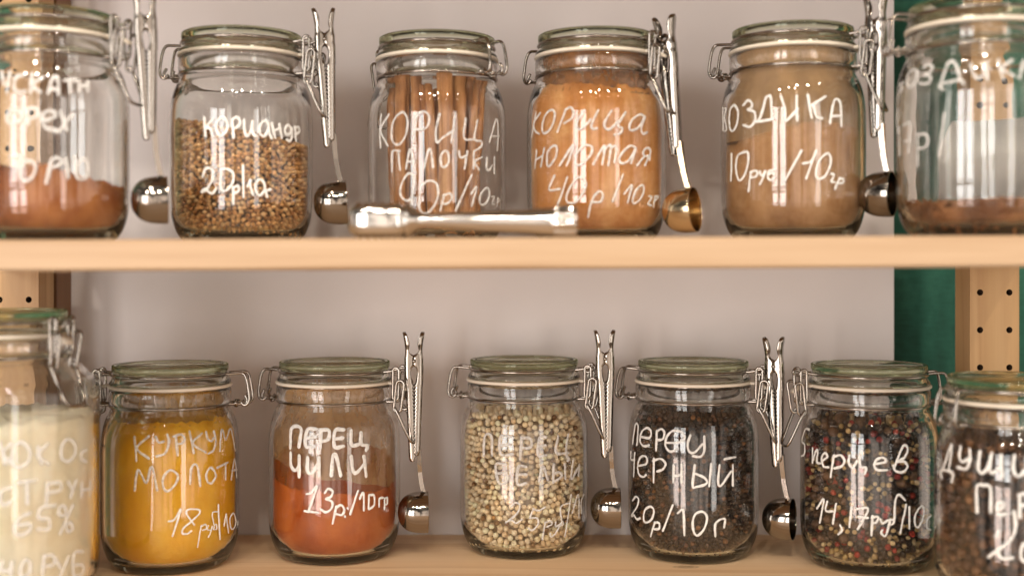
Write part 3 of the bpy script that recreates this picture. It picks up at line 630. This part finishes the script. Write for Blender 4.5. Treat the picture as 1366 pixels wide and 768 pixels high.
def ico(sub):
    import bmesh
    bm = bmesh.new(); bmesh.ops.create_icosphere(bm, subdivisions=sub, radius=1); bm.verts.ensure_lookup_table()
    v = np.array([p.co[:] for p in bm.verts]); f = np.array([[q.index for q in p.verts] for p in bm.faces]); bm.free(); return v, f
ICO = {2: ico(2), 3: ico(3)}
def beads(key, top, kinds, mat, name, label, sub=2, seed=0, tilt=0.0, core=(.05, .03, .015), pack=False):
    """seeds poured into a jar: packed against the glass, a second layer behind, a heaped top. kinds = (share, d_min, d_max, colours)"""
    root, x, y, z, ang, outd, innd = JARS[key]; rs = np.random.default_rng(seed)
    dmax = max(k[2] for k in kinds); cell = dmax; grid = {}; P = []; D = []; C = []
    shares = np.array([k[0] for k in kinds], float); shares /= shares.sum()
    def ok(p, d):
        c = tuple(np.floor(p / cell).astype(int))
        for i in (-1, 0, 1):
            for j in (-1, 0, 1):
                for k in (-1, 0, 1):
                    for q in grid.get((c[0] + i, c[1] + j, c[2] + k), ()):
                        e = P[q] - p
                        if e[0] * e[0] + e[1] * e[1] + e[2] * e[2] < (.487 * (d + D[q])) ** 2: return False
        return True
    def put(p, d, col):
        c = tuple(np.floor(p / cell).astype(int)); grid.setdefault(c, []).append(len(P)); P.append(p); D.append(d); C.append(col)
    dm = sum(s_ * (k[1] + k[2]) / 2 for s_, k in zip(shares, kinds))
    if pack:                                     # near-regular packing of equal round seeds against the glass
        k = kinds[0]; d0 = (k[1] + k[2]) / 2; zc = .85 + d0 / 2; row = 0; ph = rs.uniform(0, 6, 8)
        while zc < top + 1.2:
            rr0 = r_at(innd, min(zc, 12.3)) - .03 - d0 / 2; n_ = int(2 * math.pi * rr0 / (d0 * 1.0)); a0 = rs.uniform(-.25, .25) * d0 / rr0 + (row % 2) * math.pi / n_
            for i in range(n_):
                a = a0 + 2 * math.pi * i / n_
                zz = zc + d0 * (.55 * math.sin(2 * a + ph[0]) + .4 * math.sin(3 * a + ph[1] + zc * .5) + .45 * math.sin(5 * a + zc * .7 + ph[2])) + rs.normal(0, .07 * d0)
                if zz > top + tilt * math.cos(a) or zz < .8 + d0 / 2 or rs.uniform() < .03: continue
                a += rs.normal(0, .07 * d0 / rr0) + .04 * math.sin(zz * 1.3 + 2 * a + ph[3])
                kk = kinds[rs.choice(len(kinds), p=shares)]; d = rs.uniform(kk[1], kk[2]); rr = r_at(innd, min(zz, 12.3)) - .03 - d / 2 - abs(rs.normal(0, .06 * d0))
                p = np.array([rr * math.cos(a), rr * math.sin(a), zz])
                if ok(p, d * .93): put(p, d, kk[3][rs.integers(len(kk[3]))])
            zc += d0 * .868; row += 1
    for layer, tries in ((0, 26), (1, 9)):
        nt_ = int(2 * math.pi * 5.1 * top / dm ** 2 * tries)
        for _ in range(nt_):
            k = kinds[rs.choice(len(kinds), p=shares)]; d = rs.uniform(k[1], k[2])
            a = rs.uniform(0, 2 * math.pi)
            if layer == 1 and math.sin(a) > .3: continue
            tp = top + tilt * math.cos(a); zc = rs.uniform(.8 + d / 2, tp)
            rr = r_at(innd, zc) - .03 - d / 2 - (dm * .78 * layer + (rs.uniform(0, .12 * dm) if layer else 0))
            p = np.array([rr * math.cos(a), rr * math.sin(a), zc])
            if ok(p, d): put(p, d, k[3][rs.integers(len(k[3]))])
    for _ in range(int(math.pi * 25 / dm ** 2 * 8)):                     # the heaped top
        k = kinds[rs.choice(len(kinds), p=shares)]; d = rs.uniform(k[1], k[2]); a = rs.uniform(0, 2 * math.pi); r = math.sqrt(rs.uniform()) * (r_at(innd, top) - d / 2 - .05)
        p = np.array([r * math.cos(a), r * math.sin(a), top + tilt * math.cos(a) * r / 5 + rs.uniform(-.1, .12)])
        if ok(p, d): put(p, d, k[3][rs.integers(len(k[3]))])
    v0, f0 = ICO[sub]; nb = len(P); nv = len(v0)
    V = np.empty((nb, nv, 3)); CC = np.empty((nb, nv, 4))
    for i in range(nb):
        q = rs.normal(size=(3, 3)); q, _r = np.linalg.qr(q)
        sq = rs.uniform(.94, 1.04, 3); lump = 1 + .015 * np.sin(v0 @ (rs.normal(0, 3, 3)) + rs.uniform(0, 6))
        V[i] = (v0 * sq * lump[:, None]) @ q.T * D[i] / 2 + P[i]; CC[i, :, :3] = np.clip(np.array(C[i]) * rs.uniform(.78, 1.18), 0, 1); CC[i, :, 3] = 1
    Fc = (f0[None] + (np.arange(nb) * nv)[:, None, None]).reshape(-1, 3)
    # inner heap the outer layers lie on
    verts = V.reshape(-1, 3); cols = CC.reshape(-1, 4); faces = [tuple(t) for t in Fc.tolist()]
    nn = 40; prof = [(0, 1.4), (2.5, 1.4)] + [(max(.5, r_at(innd, zc) - 2.3 * dm), zc) for zc in np.linspace(2.2, top - dm, 8)] + [(0, top - dm * .8)]
    base = len(verts); cv = []; 
    for r, zc in prof:
        for i in range(nn): cv.append((r * math.cos(2 * math.pi * i / nn), r * math.sin(2 * math.pi * i / nn), zc))
    for k in range(len(prof) - 1):
        for i in range(nn):
            j = (i + 1) % nn; faces.append((base + k * nn + i, base + k * nn + j, base + k * nn + nn + j, base + k * nn + nn + i))
    verts = np.vstack([verts, np.array(cv)]); cols = np.vstack([cols, np.tile(np.array([*core, 1.0]), (len(cv), 1))])
    me = bpy.data.meshes.new(name); me.from_pydata((verts * S).tolist(), [], faces); me.materials.append(mat)
    at = me.color_attributes.new('tint', 'FLOAT_COLOR', 'POINT'); at.data.foreach_set('color', cols.astype(np.float32).ravel())
    me.polygons.foreach_set('use_smooth', [True] * len(faces)); me.update()
    o = bpy.data.objects.new(name, me); link(o); o.location = (x * S, y * S, z * S)
    tag(o, label, 'spice', kind='stuff'); return o
SEED = bead_mat('seed_skin', .6, .15, 900, .2); PEPPER = bead_mat('pepper_skin', .5, .6, 620, .5)
beads('coriander', 8.55, [(1, .30, .38, [(.70, .37, .13), (.80, .46, .18), (.58, .29, .095), (.86, .56, .26), (.42, .19, .06)])], SEED, 'coriander_seeds', 'tan brown coriander seeds filling two thirds of their jar', 2, 21, -1.0, (.10, .05, .02), True)
beads('white', 11.9, [(.95, .43, .51, [(.98, .79, .52), (.96, .75, .47), (.99, .83, .58), (.92, .68, .40)]), (.05, .36, .46, [(.20, .10, .04), (.42, .22, .07), (.3, .17, .07)])], SEED, 'white_peppercorns', 'cream white peppercorns filling their jar to the shoulder', 2, 22, 0, (.50, .36, .20), True)
beads('black', 12.2, [(.85, .36, .48, [(.042, .022, .012), (.058, .03, .015), (.03, .017, .01), (.085, .042, .018)]), (.15, .34, .46, [(.19, .082, .03), (.25, .11, .038), (.14, .052, .022)])], PEPPER, 'black_peppercorns', 'dark brown black peppercorns filling their jar to the neck', 2, 23, 0, (.02, .012, .008), True)
beads('mix', 11.9, [(.34, .42, .56, [(.038, .02, .012), (.058, .03, .016), (.028, .017, .011)]), (.32, .62, .88, [(.15, .078, .038), (.19, .10, .046), (.12, .06, .03)]), (.11, .42, .56, [(.33, .022, .014), (.26, .02, .014), (.40, .04, .02)]), (.13, .33, .46, [(.58, .40, .18), (.62, .46, .24), (.42, .28, .10)])], PEPPER, 'mixed_peppercorns', 'black, brown, red and cream peppercorns mixed in one jar', 2, 24, 0, (.02, .012, .008))
beads('allspice', 11.8, [(1, .55, .78, [(.095, .04, .018), (.14, .06, .024), (.065, .028, .014), (.19, .082, .03)])], PEPPER, 'allspice_berries', 'large dark brown allspice berries in the blurred jar at lower right', 3, 25, 0, (.02, .012, .008))

# cloves: a thin layer of nail-shaped buds
def cloves():
    root, x, y, z, ang, outd, innd = JARS['cloves']; rs = np.random.default_rng(31); m = MB()
    for i in range(620):
        a = rs.uniform(0, 2 * math.pi); zc = .85 + rs.uniform(0, 1.75); edge = rs.uniform() < .6
        r = (r_at(innd, zc) - .32) * (1 if edge else math.sqrt(rs.uniform())); d = Vector((rs.normal(), rs.normal(), rs.normal() * .45)).normalized()
        c = Vector((r * math.cos(a), r * math.sin(a), zc)); L = rs.uniform(.45, .75)
        if edge: 
            t = Vector((-math.sin(a), math.cos(a), 0)); d = (t * rs.normal() + Vector((0, 0, rs.normal() * .5))).normalized()
        if c.z + abs(d.z) * L > 2.75: continue
        mt = Matrix.Translation(c) @ d.to_track_quat('Z', 'Y').to_matrix().to_4x4()
        m.lathe([(0, -L), (.06, -L), (.085, 0), (.16, .1), (.13, .18), (.14, .26), (.08, .34), (0, .36)], 8, mat=mt)
    for r, zc in (): pass
    m.lathe([(0, .78), (3.6, .8), (4.4, 1.15), (4.55, 1.6), (3.5, 1.9), (0, 2.0)], 40)
    o = m.build('clove_buds', powder_mat('clove_bud', (.13, .045, .018), (.29, .115, .042), (.46, .21, .085), .2, 150)); o.location = (x * S, y * S, z * S)
    tag(o, 'thin layer of dark red brown cloves on the floor of the right end jar', 'spice', kind='stuff')
cloves()
# white paper stuck to the back of that jar
def paper():
    root, x, y, z, ang, outd, innd = JARS['cloves']; m = MB(); n = 30; vs = []; fs = []
    for i in range(n + 1):
        t = i / n; a = R(101) - t * R(75)
        zt = 8.9 - (2.3 * max(0, 1 - t / .16)); 
        for zc in (2.75, zt):
            rr = r_at(outd, zc) + .02; vs.append((rr * math.cos(a), rr * math.sin(a), zc))
    for i in range(n + 1):
        t = i / n; a = R(101) - t * R(75); zt = 8.9 - (2.3 * max(0, 1 - t / .16))
        for zc in (2.75, zt):
            rr = r_at(outd, zc) + .035; vs.append((rr * math.cos(a), rr * math.sin(a), zc))
    b_ = 2 * (n + 1)
    for i in range(n):
        q = i * 2; fs += [(q, q + 2, q + 3, q + 1), (b_ + q, b_ + q + 1, b_ + q + 3, b_ + q + 2), (q + 1, q + 3, b_ + q + 3, b_ + q + 1), (q, b_ + q, b_ + q + 2, q + 2)]
    fs += [(0, 1, b_ + 1, b_), (2 * n, b_ + 2 * n, b_ + 2 * n + 1, 2 * n + 1)]
    m.add(vs, fs); m.build('paper_label', PAPER, root)
paper()

# cinnamon sticks
def bark():
    m, n, out = newmat('cinnamon_bark'); p = N(n, 'ShaderNodeBsdfPrincipled', i_Roughness=.75)
    g = noise(n, mapped(n, (120, 120, 7)), 1.0, 5, .65); b_ = noise(n, mapped(n, (1, 1, 1)), 35, 4)
    k = math_(n, 'ADD', math_(n, 'MULTIPLY', g, .65), math_(n, 'MULTIPLY', b_, .35))
    oi = N(n, 'ShaderNodeObjectInfo')
    c = ramp(n, k, [(.36, (.28, .10, .028)), (.5, (.58, .27, .095)), (.64, (.76, .43, .18))])
    c2 = ramp(n, k, [(.36, (.15, .05, .015)), (.5, (.36, .14, .045)), (.64, (.52, .245, .085))])
    n.links.new(mixc(n, oi.outputs['Random'], c, c2), p.inputs['Base Color']); n.links.new(bump(n, k, .5, .002), p.inputs['Normal'])
    n.links.new(p.outputs[0], out.inputs[0]); return m
BARK = bark()
def stick(xt, xb, yt, yb, r, ztop, ph, label):
    root, x, y, z, ang, outd, innd = JARS['sticks']; rs = np.random.default_rng(int(ph * 100)); m = MB()
    n, k = 40, 22; vs = []; fs = []
    z0 = .82
    def rad(a, t):
        g = math.exp(-((((a - ph + math.pi) % (2 * math.pi)) - math.pi) / .2) ** 2)
        return r * (1.08 - .62 * g) * (1 + .05 * math.sin(3 * a + ph) + .03 * math.sin(t * 9 + ph * 3) + .02 * math.sin(t * 23 + a * 2))
    for q in range(k + 1):
        t = q / k; cx = xb + (xt - xb) * t + .06 * math.sin(t * 6 + ph); cy = yb + (yt - yb) * t; zc = z0 + (ztop - z0) * t
        for i in range(n):
            a = 2 * math.pi * i / n; rr = rad(a, t); vs.append((cx + rr * math.cos(a), cy + rr * math.sin(a), zc))
    for q in range(k):
        for i in range(n):
            j = (i + 1) % n; fs.append((q * n + i, q * n + j, q * n + n + j, q * n + n + i))
    for end in (0, k):             # hollow ends of the quill
        sgn = 1 if end else -1; t = end / k; cx = xb + (xt - xb) * t + .06 * math.sin(t * 6 + ph); cy = yb + (yt - yb) * t; zc = z0 + (ztop - z0) * t
        b1 = len(vs)
        for i in range(n):
            a = 2 * math.pi * i / n; rr = rad(a, t) * .68; vs.append((cx + rr * math.cos(a), cy + rr * math.sin(a), zc))
        b2 = len(vs)
        for i in range(n):
            a = 2 * math.pi * i / n; rr = rad(a, t) * .55; vs.append((cx + rr * math.cos(a), cy + rr * math.sin(a), zc - sgn * .9))
        for i in range(n):
            j = (i + 1) % n
            fs += [(end * n + i, end * n + j, b1 + j, b1 + i), (b1 + i, b1 + j, b2 + j, b2 + i)]
        fs.append(tuple(range(b2, b2 + n)))
    m.add(vs, fs); o = m.build('cinnamon_stick', BARK); o.location = (x * S, y * S, z * S)
    tag(o, label, 'cinnamon stick', 'cinnamon sticks standing in the jar')
for a in [(-3.55, -3.35, .2, .1, .52, 12.9, .4, 'dark cinnamon stick leaning at the far left of the bundle'),
          (-2.55, -2.75, -1.5, -1.6, .56, 13.1, 5.6, 'thick cinnamon stick second from the left of the bundle'),
          (-1.55, -1.05, -2.4, -2.6, .40, 12.8, 1.4, 'thin cinnamon stick between two thick ones, third from left'),
          (-.65, .1, -2.6, -3.0, .46, 12.5, 4.2, 'cinnamon stick slanting across the middle of the bundle, fourth from left'),
          (.75, 1.15, -3.1, -3.5, .56, 13.3, 3.6, 'palest straight cinnamon stick at the front centre of the bundle'),
          (1.75, 2.2, -1.7, -2.0, .46, 12.9, 2.2, 'thin cinnamon stick just right of the pale front one'),
          (2.6, 3.1, -.6, -.6, .5, 13.0, 3.9, 'cinnamon stick set back in shade, second from the right'),
          (3.5, 2.5, -1.7, -3.0, .5, 12.6, 5.0, 'cinnamon stick slanting inward at the far right of the bundle'),
          (-1.9, -1.6, .3, .4, .56, 12.6, 3.0, 'cinnamon stick half hidden behind the left of the bundle'),
          (.2, .3, .2, .2, .6, 12.8, 1.1, 'cinnamon stick hidden at the back centre of the bundle')]:
    stick(*a)

# ------------------------------------------------------------------ scoops with a bag clip on the handle
def plate(m, outer, inner, y0, th, rot=0.0):
    """flat steel side plate between two edge lines (x,z lists from top to bottom)"""
    n = len(outer); c, s_ = math.cos(rot), math.sin(rot)
    def T(p): return (p[0] * c - p[1] * s_, p[0] * s_ + p[1] * c)
    vs = []
    for y in (y0, y0 + th):
        for o_, i_ in zip(outer, inner):
            a, b_ = T(o_), T(i_); vs += [(a[0], y, a[1]), (b_[0], y, b_[1])]
    fs = []; k = 2 * n
    for i in range(n - 1):
        q = 2 * i
        fs += [(q, q + 1, q + 3, q + 2), (k + q, k + q + 2, k + q + 3, k + q + 1), (q, q + 2, k + q + 2, k + q), (q + 1, k + q + 1, k + q + 3, q + 3)]
    fs += [(0, k, k + 1, 1), (2 * n - 2, 2 * n - 1, k + 2 * n - 1, k + 2 * n - 2)]
    m.add(vs, fs, 0, False)
def strip(m, pts, widths, th, rot=0.0):
    """bent strip in the x-z plane, wide along y"""
    c, s_ = math.cos(rot), math.sin(rot); P = [np.array((p[0] * c - p[1] * s_, p[0] * s_ + p[1] * c)) for p in pts]; n = len(P); vs = []; fs = []
    for i in range(n):
        t = P[min(i + 1, n - 1)] - P[max(i - 1, 0)]; t /= np.linalg.norm(t); nn = np.array((-t[1], t[0])) * th / 2; w_ = widths[i]
        for y, sg in ((-w_, 1), (w_, 1), (w_, -1), (-w_, -1)):
            q = P[i] + nn * sg; vs.append((q[0], y, q[1]))
    for i in range(n - 1):
        a = i * 4; b_ = a + 4
        for k in range(4): fs.append((a + k, a + (k + 1) % 4, b_ + (k + 1) % 4, b_ + k))
    fs += [(0, 3, 2, 1), (4 * n - 4, 4 * n - 3, 4 * n - 2, 4 * n - 1)]
    m.add(vs, fs, 0, False)
def jaw(sgn, zend):
    """one channel-shaped jaw with toothed lips, ending in a bent finger tab; sgn +1 right, -1 left"""
    m = MB(); HW = .40 if sgn > 0 else .33
    rows = []                                    # (z, x of the lip, x of the back, half width, extra bend)
    for z in (.9, .62, .42): rows.append((z, (.40, .28, -.02)[(.9, .62, .42).index(z)], .58 + .1 * (.9 - z)))
    for z in (.3, .15, 0, -.15, -.3): rows.append((z, -.12, .66))
    for z, xi in ((-.42, .0), (-.6, .2), (-1.0, .28), (-1.5, .24), (-1.9, .17)): rows.append((z, xi, .68))
    z = -1.9; o_ = 0
    while z > zend + .35:
        z -= .155; o_ ^= 1; rows.append((z, .22 - .19 * o_, .68 - .006 * len(rows) * .4))
    rows += [(zend + .2, .14, .54), (zend + .08, .2, .50), (zend, .28, .42)]
    np_ = 13; vs = []; fs = []; sm = []
    def section(z, xi, xo, hw, off):
        pts = []
        rc = min(.2, (xo - xi) * .8)
        pts.append((xi, -hw)); pts.append((xi + (xo - rc - xi) * .5, -hw * 1.03))
        for k in range(5): a = -math.pi / 2 + math.pi / 2 * k / 4; pts.append((xo - rc + rc * math.cos(a), -hw + rc + rc * math.sin(a)))
        for k in range(4): a = math.pi / 2 * (k + 1) / 4 * 1.0; pts.append((xo - rc + rc * math.cos(a), hw - rc + rc * math.sin(a)))
        pts.append((xi + (xo - rc - xi) * .5, hw * 1.03)); pts.append((xi, hw))
        return [(sgn * (px_ + off) * 1.1, py_, z) for px_, py_ in pts]
    tabs = []
    for t in np.linspace(0, 1, 15)[::-1]:
        zc = .9 + 1.5 * t; off = .17 * t ** 1.7; hw = (HW + .10 * min(1, t * 3)) * math.sqrt(max(.02, 1 - max(0, (t - .78) / .225) ** 2))
        tabs.append((zc, .40 - .16 * math.sin(math.pi * t) * (1 - t * .3), .58, hw, off))
    for q in tabs: vs += section(*q)
    for (z, xi, xo) in rows[1:]: vs += section(z, xi, xo, HW, 0)
    nr = len(vs) // np_
    for r_ in range(nr - 1):
        for k in range(np_ - 1):
            q = (r_ * np_ + k, r_ * np_ + k + 1, (r_ + 1) * np_ + k + 1, (r_ + 1) * np_ + k); fs.append(q if sgn > 0 else q[::-1])
    m.add(vs, fs, 0, True)
    return m
def scoop_parts(root):
    for nm, sgn, ze in (('clip_jaw', 1, -7.9), ('clip_jaw', -1, -8.4)):
        m = jaw(sgn, ze)
        rot = R(1.0 if sgn > 0 else -1.8) * -1
        c, s_ = math.cos(rot), math.sin(rot); m.v = [(a * c - b_ * s_ , y, a * s_ + b_ * c) for a, y, b_ in m.v]
        o = m.build(nm, CHROME, root); sd = o.modifiers.new('thickness', 'SOLIDIFY'); sd.thickness = .0006; sd.offset = -1
    m = MB(); m.lathe([(0, -.56), (.12, -.555), (.17, -.51), (.17, -.40), (.1, -.39), (.1, .39), (.17, .40), (.17, .51), (0, .55)], 20, mat=Matrix.Rotation(R(90), 4, 'X')); m.build('rivet', CHROME, root)
    m = MB(); pts = catmull([(.42, -7.4), (.46, -8.6), (.56, -9.8), (.72, -10.7), (.80, -11.0), (.72, -11.08)], 5)
    strip(m, pts, [.36 - .16 * min(1, i / 8) for i in range(len(pts))], .36); m.build('handle', CHROME, root)
    m = MB(); rr = 1.72     # cup opening sideways
    prof = [(0, -2.5 + .0), (.6, -2.42), (1.1, -2.15), (1.45, -1.75), (1.65, -1.2), (1.72, -.6), (1.72, 0), (1.70, .03), (1.66, 0), (1.66, -.6), (1.58, -1.2), (1.38, -1.72), (1.04, -2.08), (.55, -2.35), (0, -2.42)]
    m.lathe([tuple(p) for p in catmull(prof, 3)], 64, mat=Matrix.Translation((1.15, 0, -12.72)) @ Matrix.Rotation(R(90), 4, 'Y')); m.build('cup', CHROME, root)
SG = 'steel clip scoops hanging beside the jars'
SPROTO = None
def scoop(px, py, D, tilt, yaw, label, warm_reflection=False):
    global SPROTO
    root = empty('clip_scoop', ((px - CX) / F_PX * D, D, EYE - (py - HZ) / F_PX * D))
    root.rotation_euler = (0, R(tilt), R(yaw))
    if SPROTO is None: scoop_parts(root); SPROTO = root
    else:
        for ch in SPROTO.children:
            c = ch.copy(); link(c); c.parent = root
            if warm_reflection and ch.name.split('.')[0] in ('cup', 'handle'):
                c.data = ch.data.copy(); c.data.materials[0] = REFLECT_STEEL  # golden reflection put into the metal colour of cup and handle
    tag(root, label, 'scoop', SG); return root
scoop(194, 31, 89, -1.5, 18, 'blurred steel clip scoop beside the nutmeg jar, its top cut by the frame')
scoop(433, 53, 96.5, -2.2, 10, 'steel clip scoop hanging on the coriander jar, cup closed side to view')
scoop(889, 63, 95.5, -5.0, -26, 'tilted clip scoop on the ground cinnamon jar, its steel cup coloured gold for a warm reflection', True)
scoop(1168, 35, 93.5, -.3, -31, 'steel clip scoop between the clove jars, dark cup opening showing')
scoop(552, 481, 104.0, 0, 6, 'steel clip scoop hanging on the chili powder jar')
scoop(807, 478, 105.5, -.5, -2, 'steel clip scoop hanging between the white and black pepper jars')
scoop(1033, 488, 103.5, -1.6, -23, 'steel clip scoop between black pepper and mixed pepper jars, cup opening seen')

# ------------------------------------------------------------------ meat mallet lying on the upper shelf
def mallet():
    D = 84.5; sc_ = D / F_PX; zt = upz((505 - CX) * sc_) + .02
    root = empty('meat_mallet', ((506 - CX) * sc_, D, zt)); tag(root, 'shiny metal meat mallet with toothed head lying on the upper shelf', 'mallet')
    m = MB()                      # head: rounded block, teeth above and below
    L, W, H = 2.1, 1.5, 2.55; z0, z1 = .26, H - .26
    rows = []
    for zc, ins in ((z0, .42), (z0 + .12, .2), (z0 + .34, .05), (z0 + .7, 0), (z1 - .7, 0), (z1 - .34, .05), (z1 - .12, .2), (z1, .42)):
        ring_ = []
        for i in range(48):
            a = 2 * math.pi * i / 48; c, s_ = math.cos(a), math.sin(a); e = 2 / 3.2
            ring_.append(((L - ins) * math.copysign(abs(c) ** e, c), (W - ins) * math.copysign(abs(s_) ** e, s_), zc))
        rows.append(ring_)
    vs = [p for r_ in rows for p in r_]; fs = []
    for k in range(len(rows) - 1):
        for i in range(48): fs.append((k * 48 + i, k * 48 + (i + 1) % 48, k * 48 + 48 + (i + 1) % 48, k * 48 + 48 + i))
    fs += [tuple(range(48))[::-1], tuple(range(7 * 48, 8 * 48))]; m.add(vs, fs); 
    m.build('head', MALLET, root)
    nx, ny = 6, 4
    for sg, zb_ in ((1, z1 - .01), (-1, z0 + .01)):
        m = MB()
        for i in range(nx):
            for j in range(ny):
                cx = -1.6 + 3.2 * (i + .5) / nx; cy = -.95 + 1.9 * (j + .5) / ny; hx, hy = 1.6 / nx * .96, .95 / ny * .96
                m.add([(cx - hx, cy - hy, zb_), (cx + hx, cy - hy, zb_), (cx + hx, cy + hy, zb_), (cx - hx, cy + hy, zb_), (cx, cy, zb_ + sg * .25)], [(0, 1, 4), (1, 2, 4), (2, 3, 4), (3, 0, 4)], 0, False)
        m.build('toothed_face', MALLET, root)
    m = MB(); ax = Matrix.Translation((2.0, 0, 1.28)) @ Matrix.Rotation(R(90 + .6), 4, 'Y')
    prof = catmull([(0, -.2), (1.12, -.15), (1.08, .15), (.72, .55), (.50, 1.0), (.50, 1.7), (.56, 3), (.70, 5), (.80, 7), (.90, 8.8), (.98, 9.8)], 4)
    m.lathe([tuple(p) for p in prof], 48, mat=ax); m.build('handle', MALLET, root)
    m = MB(); prof = [(.98, 9.8), (1.02, 10.0), (1.08, 10.4), (1.08, 11.0), (1.02, 11.35), (.85, 11.5), (0, 11.55)]
    fl = lambda a, z: 1 + .075 * math.cos(9 * a) * (1 if 9.9 < z < 11.45 else 0)
    m.lathe([tuple(p) for p in catmull(prof, 4)], 108, mat=ax, mod=fl); m.build('grip_end', MALLET, root)
    root.rotation_euler = (0, 0, R(-2))
mallet()
